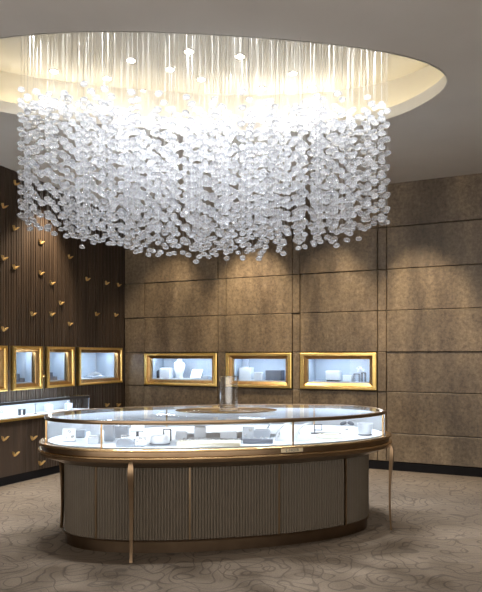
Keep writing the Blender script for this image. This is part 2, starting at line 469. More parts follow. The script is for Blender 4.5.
FL = {}
for i, k, lb in ((1, 'a', 'gold-framed lit wall showcase with the white necklace bust, on the back wall'),
                 (3, 'b', 'gold-framed lit wall showcase right behind the tall glass vase'),
                 (5, 'c', 'gold-framed lit wall showcase at the right end of the back wall row')):
    t, z = niche(BACK, cs[i] + .008, cs[i + 1] - .008, 1.035, 1.53, .1, .085, lb); FL[k] = z
labsL = ['wide gold-framed showcase in the ribbed wall nearest the room corner',
         'narrow gold-framed showcase in the ribbed wall, beside the wide one',
         'narrow gold-framed showcase second from the left picture edge, holding a small grey box',
         'gold-framed wall showcase cut off by the left picture edge']
for (a, b), lb, ix in zip(nl, labsL, (.09, .09, .09, .09)):
    t, z = niche(LEFT, a + .004, b - .004, LZ0, LZ1, ix, .075, lb)
FLZ = z


# ------------------------------------------------------------ the oval counter
KC = (-.156, 5.185); KA, KB, KR, KN = 1.46, .706, .214, 2.23


def ko(off, n=360):
    """outline of the counter grown by off, evenly spaced by arc length"""
    th = np.linspace(0, 2 * PI, 4001)[:-1]
    c, s = np.cos(th), np.sin(th)
    u = np.sign(c) * np.abs(c) ** (2 / KN) * (KA + off); v = np.sign(s) * np.abs(s) ** (2 / KN) * (KB + off)
    X = KC[0] + u * math.cos(KR) - v * math.sin(KR); Y = KC[1] + u * math.sin(KR) + v * math.cos(KR)
    L = np.concatenate([[0], np.cumsum(np.hypot(np.diff(np.append(X, X[0])), np.diff(np.append(Y, Y[0]))))])
    q = np.linspace(0, L[-1], n + 1)[:-1]
    return np.stack([np.interp(q, L, np.append(X, X[0])), np.interp(q, L, np.append(Y, Y[0]))], 1)


def kring(off, z, n=360): return [(p[0], p[1], z) for p in ko(off, n)]


def normals(P):
    T = np.roll(P, -1, 0) - np.roll(P, 1, 0); T /= np.linalg.norm(T, axis=1)[:, None]
    return np.stack([T[:, 1], -T[:, 0]], 1)


def idx_px(P, px, front=True):
    x = 241 + F * P[:, 0] / P[:, 1]; Nn = normals(P)
    facing = (Nn * P).sum(1) < 0 if front else (Nn * P).sum(1) > 0
    e = np.abs(x - px) + (~facing) * 1e4
    return int(e.argmin())


counter = thing('display_counter', 'large oval display counter with fluted taupe base, bronze ledge and lit glass top', 'display counter', (KC[0], KC[1], 0))
NP = 2160
Pb = ko(-.16, NP); Nb = normals(Pb)
strips = sorted([idx_px(Pb, p) for p in (97, 189.6, 278.5, 344.7)])
step = int(np.diff(strips).mean())
allst = list(strips)
k = strips[-1] + step
while k < strips[0] + NP - step * .6: allst.append(k % NP); k += step
allst = sorted(allst)
PER = 8
for a, b in zip(allst, allst[1:] + [allst[0] + NP]):
    rows = []
    for z in (.1, .66):
        r = []
        for i in range(a, b + 1):
            j = i % NP; ph = ((i - a) % PER) / PER
            h = .009 * math.sin(PI * ph) ** .6 if ph > 0 else 0
            r.append((Pb[j, 0] + Nb[j, 0] * h, Pb[j, 1] + Nb[j, 1] * h, z))
        rows.append(r)
    MB().loft(rows, closed=False).build('fluted_panel', M['flute'], counter, fix=False)
for a in allst:
    p, n = Pb[a], Nb[a]; c = (p[0] + n[0] * .004, p[1] + n[1] * .004, .385)
    MB().box(c, (.014, .03, .57), math.atan2(n[1], n[0]) + PI / 2).build('brass_strip', M['bronze'], counter)
MB().loft([kring(-.165, 0), kring(-.165, .085), kring(-.146, .087), kring(-.144, .1), kring(-.175, .102)], cap0=True, cap1=True).build('plinth', M['dbronze'], counter, smooth=True)
prof = [(-.20, .81), (.02, .81), (.022, .80), (.022, .755), (.040, .75), (.040, .738), (.036, .715), (.0, .70), (-.05, .682), (-.11, .655), (-.16, .645), (-.19, .64)]
MB().loft([kring(o, z) for o, z in prof], cap1=True).build('ledge', M['legm'], counter, smooth=True)
for nm, q in (('upper_trim', [(.0, .810), (.036, .814), (.044, .808), (.044, .798), (.036, .793), (.018, .793)]), ('lower_trim', [(.018, .757), (.042, .757), (.049, .752), (.049, .743), (.042, .738), (.018, .738)])):
    MB().loft([kring(o, z) for o, z in q], loop=True).build(nm, M['brass'], counter, smooth=True)
MB().loft([kring(-.025, .80), kring(-.025, .816)], cap0=True, cap1=True).build('display_deck', M['deck'], counter)
ZT = 1.017
rp = [(-.03, ZT - .004), (-.03, ZT - .026), (.0, ZT - .026), (.004, ZT - .013), (.0, ZT), (-.03, ZT), (-.03, ZT - .004)]
MB().loft([kring(o, z) for o, z in rp[:-1]], loop=True).build('top_rim', M['bronze'], counter, smooth=True)
MB().loft([kring(-.03, ZT - .014), kring(-.03, ZT - .004)], cap0=True, cap1=True).build('glass_top', M['top_glass'], counter)
MB().loft([kring(o, z) for o, z in [(-.05, ZT - .004), (-.056, ZT - .004), (-.056, ZT - .034), (-.05, ZT - .034)]], loop=True).build('led_channel', M['bronze'], counter, smooth=True)
lr = [(-.032, ZT - .016), (-.032, ZT - .025), (-.048, ZT - .025), (-.048, ZT - .016)]
MB().loft([kring(o, z) for o, z in lr], loop=True).build('led_strip', M['led'], counter)
Pg = ko(-.014, 720); Ng = normals(Pg)
mull = [idx_px(Pg, 101), idx_px(Pg, 293)]
st = 0
mull = sorted(mull + [int((Pg[:, 0] / Pg[:, 1]).argmin()), idx_px(Pg, 383), (mull[0] + 360) % 720, (mull[1] + 360) % 720])
for a, b in zip(mull, mull[1:] + [mull[0] + 720]):
    r = [[(Pg[i % 720, 0], Pg[i % 720, 1], z) for i in range(a, b + 1)] for z in (.81, ZT - .026)]
    MB().loft(r, closed=False).build('glass_panel', M['sheet' if Ng[((a + b) // 2) % 720] @ Pg[((a + b) // 2) % 720] < 0 else 'refl_haze'], counter, smooth=True, fix=False)  # rear panes whitened to imitate the bright interior mirrored in clear glass
for a in mull:
    p, n = Pg[a], Ng[a]
    MB().box((p[0], p[1], .9), (.012, .014, .19), math.atan2(n[1], n[0]) + PI / 2).build('mullion', M['brass'], counter)
# legs: bowed brass straps
Pl = ko(0, 720); Nl = normals(Pl)
for tx, ty in ((-1.53, 5.24), (-.79, 4.40), (1.295, 5.18), (.48, 5.97), (-1.0, 5.75)):
    j = int(np.hypot(Pl[:, 0] - tx, Pl[:, 1] - ty).argmin()); p = Vector(Pl[j]); n = Vector(Nl[j]); tg = Vector((-n.y, n.x))
    rings = []
    for z, o, wd, th in ((.745, .025, .016, .014), (.735, .040, .022, .014), (.71, .050, .034, .022), (.67, .054, .042, .03), (.62, .052, .044, .032), (.56, .046, .038, .028), (.48, .040, .032, .022), (.36, .036, .028, .018), (.22, .036, .025, .016), (.1, .04, .024, .016), (.05, .044, .022, .014), (.0, .05, .024, .018)):
        rings.append([(*(p + n * (o + a * th / 2) + tg * (b * wd / 2)), z) for a, b in ((-1, -1), (1, -1), (1, 1), (-1, 1))])
    MB().loft(rings, cap0=True, cap1=True).build('leg', M['legm'], counter, smooth=True)
# engraved plate
Pp = ko(.043, 1440); Np_ = normals(Pp)
i0, i1 = idx_px(Pp, 281), idx_px(Pp, 303)
if i0 > i1: i0, i1 = i1, i0
pr = []
for z in (.768, .797): pr.append([(Pp[i, 0] + Np_[i, 0] * .003, Pp[i, 1] + Np_[i, 1] * .003, z) for i in range(i0, i1 + 1)])
pr2 = [[(Pp[i, 0] - Np_[i, 0] * .01, Pp[i, 1] - Np_[i, 1] * .01, z) for i in range(i0, i1 + 1)] for z in (.797, .768)]
plate = MB().loft(pr + pr2, closed=False, loop=True).build('name_plate', mat('pale gold plate', (.85, .74, .52), .45, .8), counter)
im = (i0 + i1) // 2
fc = bpy.data.curves.new('engraved_mark', 'FONT'); fc.body = 'L-HOIR'; fc.size = .03; fc.extrude = .0006; fc.align_x = 'CENTER'; fc.align_y = 'CENTER'; fc.space_character = 1.15
tmp = bpy.data.objects.new('tmp', fc); C.objects.link(tmp); bpy.context.view_layer.update()
me = bpy.data.meshes.new_from_object(tmp.evaluated_get(bpy.context.evaluated_depsgraph_get())); bpy.data.objects.remove(tmp)
me.materials.clear(); me.materials.append(M['dark'])
eo = bpy.data.objects.new('engraved_mark', me); C.objects.link(eo)
n = Np_[im]
mw = Matrix.Translation((Pp[im, 0] + n[0] * .0045, Pp[im, 1] + n[1] * .0045, .7825)) @ Matrix.Rotation(math.atan2(n[1], n[0]) + PI / 2, 4, 'Z') @ Matrix.Rotation(PI / 2, 4, 'X')
me.transform(mw); eo.parent = plate

# tray and vase on the glass
tx, ty, _ = at(225, 411.5, ZT + .01)
tcx, tcy = -.125, 5.16
tp = [(0, .0), (.30, .0), (.36, .004), (.375, .012), (.372, .016), (.355, .010), (.30, .006), (0, .006)]
tray = MB().lathe([(r + .001, z) for r, z in tp], (tcx, tcy, ZT), 64, 1.16, .62, KR * .3, cap0=True, cap1=True)
tag(tray.build('bronze_tray', M['brass'], smooth=True), 'flat oval bronze tray lying on the glass counter top', 'tray')
vx, vy = tcx + .02, tcy + .01
vt = thing('glass_vase', 'tall clear glass vase with thick base on the bronze tray', 'vase', (vx, vy, ZT + .006))
vz = ZT + .0075
MB().lathe([(.001, 0), (.074, 0), (.078, .004), (.079, .03), (.074, .034), (.001, .03)], (vx, vy, vz), 40).build('thick_base', M['vase'], vt, smooth=True)
MB().lathe([(.078, .034), (.080, .15), (.083, .29)], (vx, vy, vz), 40).build('vase_wall', M['vglass'], vt, smooth=True, fix=False)
MB().tube([(vx + .083 * math.cos(a), vy + .083 * math.sin(a), vz + .29) for a in [2 * PI * k / 40 for k in range(40)]], .002, 6, True).build('rim', M['vase'], vt, smooth=True)
MB().lathe([(.001, .225), (.0815, .225)], (vx, vy, vz), 40).build('water_surface', M['vglass'], vt, fix=False)

# ------------------------------------------------------------ pieces inside the counter
KZ = .8165


def place(px, yb, wpx, hpx, z, dep=None):
    X, Y, _ = at(px, yb, z); k = Y / F
    return X, Y, wpx * k, hpx * k


def block(label, px, yb, wpx, hpx, m='white', dep=None, rz=0, z=KZ, cat='display block', name='display_block', group=None, top=None):
    X, Y, wd, h = place(px, yb, wpx, hpx, z); dp = dep or wd * .8
    Y += dp / 2
    t = thing(name, label, cat, (X, Y, z), group)
    MB().box((X, Y, z + h / 2), (wd, dp, h), rz).build('block_body', M[m], t, bevel=.006)
    if top: MB().box((X, Y, z + h + .004), (wd * .8, dp * .8, .008), rz).build('top_pad', M[top], t, bevel=.002)
    return t


def ring(mb, c, r, th=.0022, tilt=0.0):
    pts = [(c[0] + r * math.cos(a), c[1] + math.sin(tilt) * r * math.sin(a), c[2] + r + math.cos(tilt) * r * math.sin(a)) for a in [2 * PI * k / 14 for k in range(14)]]
    return mb.tube(pts, th, 5, True)


def tilted_pad(label, px, yb, wpx, hpx, m='white', rz=0, z=KZ, rings=3, tilt=.95, cat='jewellery tray'):
    X, Y, wd, h = place(px, yb, wpx, hpx, z)
    ln = h / math.sin(tilt) * .98
    t = thing('tilted_ring_tray', label, cat, (X, Y, z))
    R = Matrix.Rotation(rz, 3, 'Z')
    c = Vector((X, Y, z)) + R @ Vector((0, math.cos(tilt) * ln / 2 + .012, h / 2 + .006))
    MB().box(c, (wd, ln, .012), rz, tilt).build('tray_board', M[m], t, bevel=.003)
    q = R @ Vector((0, math.cos(tilt) * ln + .02, 0))
    MB().box((X + q.x, Y + q.y, z + h * .4), (wd * .3, .008, h * .8), rz).build('back_prop', M['pale'], t)
    nn = R @ Vector((0, -math.sin(tilt), math.cos(tilt)))
    for k in range(rings):
        u = (k + .5) / rings - .5
        cc = c + R @ Vector((u * wd * .75, math.cos(tilt) * ln * (.22 if k % 2 else -.18), math.sin(tilt) * ln * (.22 if k % 2 else -.18))) + nn * .008
        r = min(.011, wd * .1); mb = MB()
        pts = [cc + R @ Vector((r * math.cos(a), math.cos(tilt) * r * math.sin(a), math.sin(tilt) * r * math.sin(a))) for a in [2 * PI * i / 12 for i in range(12)]]
        mb.tube(pts, .0025, 5, True); mb.build('ring', M['silver'], t)
    return t


def collar(label, px, yb, wpx, hpx, lean=1, z=KZ, m='white'):
    """curved neck-shaped necklace stand: a tapering board bent in an arc"""
    X, Y, wd, h = place(px, yb, wpx, hpx, z)
    t = thing('necklace_stand', label, 'necklace stand', (X, Y, z))
    r0, r1 = [], []; K = 14; rings = []
    for k in range(K + 1):
        u = k / K; a = u * PI / 2
        x = lean * wd * (1 - math.cos(a)) ; zz = h * math.sin(a) if False else h * (1 - (1 - u) ** 1.9)
        x = -lean * wd / 2 + lean * wd * (1 - u) ** .9 if False else lean * (wd / 2 - wd * u ** 1.6)
        hw = .05 * (1 - .55 * u); th = .012
        rings.append([(X + x - th / 2, Y - hw, z + zz), (X + x + th / 2, Y - hw, z + zz), (X + x + th / 2, Y + hw, z + zz), (X + x - th / 2, Y + hw, z + zz)])
    MB().loft(rings, cap0=True, cap1=True).build('curved_board', M[m], t, smooth=True)
    MB().box((X - lean * wd * .05, Y, z + .005), (wd * 1.0, .09, .01)).build('stand_base', M[m], t, bevel=.002)
    mb = MB()
    mb.tube([(X + lean * wd * (.5 - (.55) ** 1.6 + .12) , Y + .035 * math.cos(a), z + h * .55 + .03 * math.sin(a)) for a in [PI + PI * k / 10 for k in range(11)]], .0025, 5)
    mb.build('necklace', M['silver'], t, smooth=True)
    return t


# section left of the first post
tilted_pad('white tilted ring tray at the far left end of the counter case', 69, 442.5, 13, 12, rz=.25)
tilted_pad('small white inclined board behind the leftmost ring tray in the counter', 75, 430, 11, 8, rz=-.2, rings=1)
block('pale blue-white block beside the leftmost tilted ring tray', 80, 438, 9, 8, 'pale')
block('taller white block just left of the first brass post', 95, 436, 10, 13, top='pale')
block('low white block in front of the taller one, by the first brass post', 93, 444, 11, 7, top='white')
block('small white block at the back left of the counter case', 87, 431, 7, 8)
# section 2
block('tall pale grey block just right of the first brass post', 108.5, 441, 10, 16, 'pale', top='grey')
block('pale square block behind the grey half-round stand', 121, 438, 13, 12, 'pale')
X, Y, wd, h = place(125, 447, 18, 9, KZ)
t = thing('half_round_stand', 'grey half-round stand with small rings on its top, front of counter', 'jewellery stand', (X, Y + .03, KZ))
arc = [(X + wd / 2 * math.cos(a), KZ + h * (.35 + .65 * math.sin(a))) for a in [PI * k / 14 for k in range(15)]]
arc = [(X + wd / 2, KZ)] + arc + [(X - wd / 2, KZ)]
MB().loft([[(x, Y, z) for x, z in arc], [(x, Y + .07, z) for x, z in arc]], cap0=True, cap1=True).build('stand_body', M['pale'], t)
for u in (-.2, .0, .2):
    mb = MB(); ring(mb, (X + u * wd, Y + .035, KZ + h * .93), .011); mb.build('ring', M['silver'], t)
X, Y, wd, h = place(137.5, 440, 13, 15, KZ)
t = thing('pedestal_tray', 'white slanted tray raised on a grey stem, counter centre left', 'jewellery stand', (X, Y, KZ))
MB().lathe([(.03, 0), (.03, .008), (.012, .014), (.012, h * .6), (.02, h * .65)], (X, Y, KZ), 20, cap0=True, cap1=True).build('stem', M['grey'], t, smooth=True)
MB().box((X, Y, KZ + h * .8), (wd, .09, .01), .1, .5).build('tray_top', M['white'], t, bevel=.002)
tilted_pad('low white ring pad with dark rings, in front of the slanted pedestal tray', 140, 447, 12, 8, rings=4, tilt=.7)
X, Y, wd, h = place(159, 446, 19, 10, KZ)
t = thing('oval_bracelet_cushion', 'rounded white cushion with a dark bracelet at its foot, counter left half', 'cushion', (X, Y + .05, KZ))
MB().lathe([(.8, 0), (1, .2), (1, .75), (.8, 1), (.3, 1.05)], (0, 0, 0), 32, cap0=True, cap1=True)
mb = MB(); mb.lathe([(wd * .46, 0), (wd * .5, h * .2), (wd * .5, h * .75), (wd * .42, h), (wd * .1, h * 1.03)], (X, Y + .05, KZ), 32, 1, .7, .1, cap0=True, cap1=True)
mb.build('cushion_body', M['white'], t, smooth=True)
mb = MB(); mb.tube([(X + wd * .52 * math.cos(a), Y + .05 + wd * .38 * math.sin(a), KZ + .012) for a in [PI + PI * k / 14 for k in range(15)]], .004, 6); mb.build('bracelet', M['grey'], t, smooth=True)


def table_stand(label, px, yb, wpx, hpx, z=KZ, m='dark', rz=0, fr=None):
    X, Y, wd, h = place(px, yb, wpx, hpx, z)
    t = thing('open_frame_stand', label, 'jewellery stand', (X, Y, z))
    dp = wd * .6; q = .007
    for a in (-1, 1):
        for b in (-1, 1): MB().box((X + a * (wd / 2 - q / 2), Y + dp / 2 + b * (dp / 2 - q / 2), z + h / 2), (q, q, h)).build('leg', M[m], t)
    MB().box((X, Y + dp / 2, z + h + q / 2), (wd, dp, q)).build('table_top', M[m], t)
    return t


table_stand('small dark open-frame stand beside the rounded white cushion', 167, 441, 8, 11)
# section 3
block('white cube left of centre, behind the long ivory cushion', 181, 440, 11, 9, dep=.06)
block('white cube directly below the left part of the bronze tray', 200, 438, 12, 11, dep=.07)
block('wide low white block below the glass vase', 228.5, 440, 17, 9, dep=.06)
X0, Y0, _ = at(176, 446.5, KZ); X1, Y1, _ = at(241, 446.5, KZ)
t = thing('ivory_ring_cushion', 'long low ivory cushion with rows of tiny rings along the counter front', 'cushion', ((X0 + X1) / 2, Y0, KZ))
cxm, cw = (X0 + X1) / 2, X1 - X0
mb = MB(); rr = []
for x in (-cw / 2, -cw / 2 + .01, cw / 2 - .01, cw / 2):
    s = .7 if abs(x) > cw / 2 - .005 else 1
    rr.append([(cxm + x, Y0 + .0 + .14 * (.5 + .5 * c * s), KZ + .03 * (.5 + .5 * q * s) * (1 if q > 0 else s)) for c, q in ((-1, -1), (1, -1), (1, .7), (.85, 1), (-.85, 1), (-1, .7))])
mb.loft(rr, cap0=True, cap1=True).build('cushion_body', M['ivory'], t, smooth=True)
for k in range(26):
    x = cxm - cw / 2 + .02 + (cw - .04) * (k % 13) / 12
    mb = MB(); ring(mb, (x, Y0 + (.045 if k < 13 else .10), KZ + .028), .008, .0018); mb.build('ring', M['silver'], t)
t = thing('ring_row_stand', 'thin dark rail of rings behind the long ivory cushion', 'jewellery stand', (cxm, Y0 + .19, KZ))
MB().box((cxm + .02, Y0 + .19, KZ + .01), (cw * .95, .02, .02)).build('rail', M['pale'], t, bevel=.002)
for k in range(16):
    mb = MB(); ring(mb, (cxm + .02 + cw * .9 * (k / 15 - .5), Y0 + .19, KZ + .018), .009, .003); mb.build('ring', M['grey'], t)
# right of centre
tilted_pad('grey-edged tilted pad with a single ring, right of the ivory cushion', 247, 441, 12, 13, 'pale', rz=-.25, rings=2, tilt=1.15)
block('white box with grey rim beside the grey-edged tilted pad', 262, 441, 17, 11, 'pale', dep=.06, top='white')
X, Y, wd, h = place(258, 443.5, 30, 4.5, KZ + .003)
t = thing('grey_velvet_tray', 'low grey velvet tray in front of the grey-rimmed white box', 'tray', (X, Y, KZ))
MB().box((X, Y + .03, KZ + h / 2), (wd, .05, h)).build('tray_body', M['grey'], t, bevel=.004)
for u in (-.3, -.1, .12, .3):
    mb = MB(); ring(mb, (X + u * wd, Y + .02, KZ + h * .9), .009, .003); mb.build('ring', M['silver'], t)
collar('curved white necklace stand just left of the second brass post', 283, 441, 14, 18, -1)
collar('curved white necklace stand, further left beside the grey-rimmed box', 272, 436, 13, 16, -1)
collar('curved white necklace stand just right of the second brass post', 303, 441, 15, 18, -1)
X, Y, wd, h = place(318, 433.5, 11, 10, KZ)
t = thing('earring_stand', 'small black open square earring stand right of the second brass post', 'jewellery stand', (X, Y, KZ))
mb = MB(); mb.box((X - wd * .3, Y, KZ + h * .45), (.006, .006, h * .9)); mb.box((X + wd * .35, Y, KZ + h * .6), (.005, .005, h * .55)); mb.box((X, Y, KZ + h * .9), (wd * .72, .005, .005)); mb.box((X, Y, KZ + h * .35), (wd * .72, .005, .005))
mb.build('square_frame', M['dark'], t)
MB().box((X, Y, KZ + .004), (wd * 1.3, .04, .008)).build('stand_base', M['dark'], t)
X, Y, wd, h = place(331, 437.5, 30, 3.5, KZ)
t = thing('round_ivory_pad', 'flat round ivory pad in the right half of the counter', 'jewellery pad', (X, Y, KZ))
MB().lathe([(wd * .46, 0), (wd * .5, h * .3), (wd * .48, h * .9), (wd * .3, h)], (X, Y, KZ), 40, 1, .7, 0, cap0=True, cap1=True).build('pad_body', M['ivory'], t, smooth=True)
mb = MB(); mb.tube([(X + wd * .32 * math.cos(a), Y + wd * .22 * math.sin(a), KZ + h + .003) for a in [2 * PI * k / 30 for k in range(30)]], .003, 5, True); mb.build('necklace', M['silver'], t, smooth=True)
X, Y, wd, h = place(347, 430, 15, 8, KZ)
t = thing('bow_stand', 'grey bow-shaped brooch on a short stem behind the round ivory pad', 'jewellery stand', (X, Y, KZ))
MB().lathe([(.02, 0), (.02, .006), (.005, .01), (.005, h * .6)], (X, Y, KZ), 14, cap0=True, cap1=True).build('stem', M['silver'], t)
for sgn in (-1, 1):
    mb = MB(); mb.lathe([(.003, -.5), (.35, -.35), (.5, 0), (.35, .35), (.003, .5)], (0, 0, 0), 16)
    R = Matrix.Translation((X + sgn * wd * .25, Y, KZ + h * .85)) @ Matrix.Rotation(sgn * .35, 4, 'Y') @ Matrix.Diagonal((wd * .5, .03, h * .5, 1))
    mb.v = [tuple(R @ Vector(p)) for p in mb.v]; mb.build('bow_loop', M['grey'], t, smooth=True)
X, Y, wd, h = place(365, 435, 16, 12, KZ)
t = thing('white_display_bowl', 'white bowl-shaped display holder near the right end of the counter', 'bowl', (X, Y, KZ))
MB().lathe([(wd * .3, 0), (wd * .4, h * .1), (wd * .5, h), (wd * .47, h), (wd * .36, h * .2), (.002, h * .18)], (X, Y, KZ), 36, 1, .8, cap0=True, cap1=True).build('bowl_body', M['white'], t, smooth=True)
mb = MB(); mb.tube([(X + wd * .42 * math.cos(a), Y + wd * .33 * math.sin(a), KZ + .006) for a in [PI + PI * k / 14 for k in range(15)]], .004, 5); mb.build('bracelet', M['grey'], t, smooth=True)
block('white slab seen at the back of the counter below the tray rim', 165, 424.5, 16, 7, 'white', dep=.05)
block('white slab at the rear of the counter above the slanted pedestal', 143, 426, 12, 6, 'white', dep=.05)

# ------------------------------------------------------------ pieces in the wall showcases
SH = FL['a']


def wplace(fr, px, d): return fr(s_at(fr, px, d), d, 0)


def wblock(fr, label, px, wpx, hpx, z, d=-.22, m='white', dep=.12, rz=None, name='display_block', top=None):
    X, Y, _ = wplace(fr, px, d); k = Y / F
    t = thing(name, label, 'display block', (X, Y, z))
    r = fr.ang if rz is None else fr.ang + rz
    MB().box((X, Y, z + hpx * k / 2), (wpx * k, dep, hpx * k), r).build('block_body', M[m], t, bevel=.005)
    if top: MB().box((X, Y, z + hpx * k + .004), (wpx * k * .8, dep * .8, .008), r).build('top_pad', M[top], t, bevel=.002)
    return t


z = SH + .001
wblock(BACK, 'white cube beside the necklace bust in the back wall showcase', 166.5, 12, 10, z, top='pale')
X, Y, _ = wplace(BACK, 156, -.26)
t = thing('wedge_stand', 'dark wedge-shaped stand left of the white cube in the bust showcase', 'jewellery stand', (X, Y, z))
tx_, ty_ = BACK.t.x, BACK.t.y; nx_, ny_ = BACK.n.x, BACK.n.y
wv = []
for b in (-.05, .05):
    for a, q in ((-.07, 0), (.07, 0), (.07, .13)): wv.append((X + tx_ * a + nx_ * b, Y + ty_ * a + ny_ * b, z + q))
MB().add(wv, [(0, 1, 2), (3, 5, 4), (0, 3, 4, 1), (1, 4, 5, 2), (0, 2, 5, 3)]).build('wedge_body', M['dark'], t)
X, Y, _ = wplace(BACK, 179.5, -.25)
t = thing('necklace_bust', 'white necklace bust standing in the left back wall showcase', 'necklace bust', (X, Y, z))
rings = []
for q, hw, th in ((0, .065, .04), (.02, .062, .04), (.05, .055, .045), (.14, .085, .055), (.21, .1, .05), (.245, .088, .04), (.262, .05, .03), (.29, .04, .03), (.3, .038, .028)):
    rings.append([(X + tx_ * hw * math.cos(a) + nx_ * th * math.sin(a), Y + ty_ * hw * math.cos(a) + ny_ * th * math.sin(a), z + q) for a in [2 * PI * k / 24 for k in range(24)]])
MB().loft(rings, cap0=True, cap1=True).build('bust_body', M['white'], t, smooth=True)
mb = MB()
mb.tube([(X + nx_ * .058 + tx_ * .05 * math.cos(a), Y + ny_ * .058 + ty_ * .05 * math.cos(a), z + .22 + .05 * math.sin(a)) for a in [PI + PI * k / 12 for k in range(13)]], .003, 5)
mb.build('necklace', M['silver'], t, smooth=True)


def wtilt(fr, label, px, wd, ln, z, d, tilt=.6, rz=0, n=4):
    X, Y, _ = wplace(fr, px, d); t = thing('tilted_ring_tray', label, 'jewellery tray', (X, Y, z))
    r = fr.ang + rz; h = ln * math.sin(tilt)
    MB().box((X, Y, z + h / 2 + .01), (wd, ln, .014), r, tilt).build('tray_board', M['white'], t, bevel=.003)
    R = Matrix.Rotation(r, 3, 'Z')
    q = R @ Vector((0, ln * .42 * math.cos(tilt), 0)); MB().box((X + q.x, Y + q.y, z + h * .4), (wd * .3, .01, h * .8), r).build('back_prop', M['pale'], t)
    for k in range(n):
        lx = ((k % 2) - .5) * wd * .5; ly = ((k // 2) - .5) * ln * .45
        c = Vector((X, Y, z + h / 2 + .02)) + R @ Vector((lx, ly * math.cos(tilt), ly * math.sin(tilt)))
        mb = MB(); mb.tube([c + R @ Vector((.016 * math.cos(a), .016 * math.cos(tilt) * math.sin(a), .016 * math.sin(tilt) * math.sin(a))) for a in [2 * PI * i / 12 for i in range(12)]], .0035, 5, True)
        mb.build('ring', M['dark'], t)
    return t


wtilt(BACK, 'white inclined tray with dark rings right of the necklace bust', 196.5, .17, .19, z, -.2, .75, .2)
wblock(BACK, 'low pale step at the right end of the bust showcase', 207, 7, 3, z, m='pale', dep=.1)
z = FL['b'] + .001
wblock(BACK, 'light cube just right of the vase in the middle back wall showcase', 246.5, 12.5, 12, z, m='white', top='pale')
wblock(BACK, 'smallest cube, in the middle of the showcase behind the vase', 258.8, 8.5, 8, z, d=-.17, dep=.08)
wblock(BACK, 'wide grey box at the right of the showcase behind the vase', 275, 17, 10, z, m='grey', dep=.14)
wblock(BACK, 'grey upright panel at the back of the showcase behind the vase', 243.5, 11, 20, z, d=-.38, m='pale', dep=.02)
z = FL['c'] + .001
wblock(BACK, 'larger white box on a dark base in the rightmost wall showcase', 333.5, 14, 9, z + .021, m='white', dep=.12)
X, Y, _ = wplace(BACK, 333.5, -.22)
tag(MB().box((X, Y, z + .01), (.17, .09, .02), BACK.ang).build('dark_display_base', M['dark']), 'thin dark base under the larger white box, rightmost showcase', 'display base')
wblock(BACK, 'smaller white box beside the frame stands in the rightmost wall showcase', 348, 9, 6.5, z, m='white', dep=.09)
for px, hh, lb in ((357, .105, 'taller dark open-frame stand in the rightmost wall showcase'), (363.7, .12, 'slimmer brown open-frame stand by the right jamb of the rightmost showcase')):
    X, Y, _ = wplace(BACK, px, -.2)
    t = thing('open_frame_stand', lb, 'jewellery stand', (X, Y, z)); wd = .08 if px < 360 else .055
    for a in (-1, 1):
        for b in (-1, 1):
            MB().box((X + tx_ * a * (wd / 2 - .005) + nx_ * b * .03, Y + ty_ * a * (wd / 2 - .005) + ny_ * b * .03, z + hh / 2), (.009, .009, hh), BACK.ang).build('leg', M['dark'], t)
    MB().box((X, Y, z + hh + .004), (wd, .07, .009), BACK.ang).build('table_top', M['dark'], t)
X, Y, _ = wplace(BACK, 360.5, -.2)
t = thing('crystal_spray_brooch', 'spiky white crystal spray resting across the two frame stands', 'jewellery', (X, Y, z + .128))
mb = MB()
for k in range(40):
    a = random.uniform(0, 2 * PI); el = random.uniform(.1, 1.4); L = random.uniform(.04, .085)
    c0 = Vector((X, Y, z + .133)); dv = Vector((math.cos(a) * math.cos(el), math.sin(a) * math.cos(el), math.sin(el)))
    mb.tube([c0 + dv * .004, c0 + dv * L], [.003, .0012], 4); mb.lathe([(.001, -.006), (.006, 0), (.001, .006)], c0 + dv * L, 6)
mb.build('crystal_spray', M['white'], t)

z = FLZ + .001
for px, lb in ((20, 'small grey open box in the showcase second from the left edge'), (53, 'small grey open box in the narrow showcase beside the wide one')):
    X, Y, _ = wplace(LEFT, px, -.16); t = thing('small_ring_box', lb, 'ring box', (X, Y, z))
    MB().box((X, Y, z + .025), (.08, .08, .05), LEFT.ang).build('box_base', M['grey'], t, bevel=.004)
    MB().box((X - .04, Y + .02, z + .07), (.07, .01, .07), LEFT.ang + PI / 2, .1).build('box_lid', M['grey'], t, bevel=.003)
X, Y, _ = wplace(LEFT, 95, -.2)
t = thing('flower_tiara', 'white sparkling floral tiara on a low pad in the corner showcase', 'jewellery', (X, Y, z))
MB().box((X, Y, z + .012), (.36, .16, .024), LEFT.ang).build('velvet_pad', M['pale'], t, bevel=.006)
lt = LEFT.t
for k in range(9):
    u = k / 8 - .5; c = Vector((X + lt.x * u * .32, Y + lt.y * u * .32, z + .045 + .02 * math.cos(u * 5)))
    mb = MB()
    for q in range(6):
        a = q * PI / 3; cc = c + Vector((lt.x * .017 * math.cos(a), lt.y * .017 * math.cos(a), .017 * math.sin(a)))
        mb.lathe([(.001, -.011), (.009, -.006), (.011, 0), (.009, .006), (.001, .011)], cc, 8)
    mb.build('flower', M['white'], t, smooth=True)

# ------------------------------------------------------------ low case along the ribbed wall
A = Vector((-2.05, 8.15)); B = Vector((-2.74, 6.9)); dirn = (B - A).normalized(); Bx = B + dirn * 1.3
CF = frame(A, dirn)
if CF.n.x < 0: CF.n = -CF.n
CL = (Bx - A).length


def wallx(p):      # foot on the ribbed wall of point p, going against the case normal
    p = Vector(p); o = LEFT.o; tt = LEFT.t
    d = -CF.n; den = d.x * tt.y - d.y * tt.x
    q = o - p; u = (q.x * tt.y - q.y * tt.x) / den
    return u


EB = LEFT.n * .022
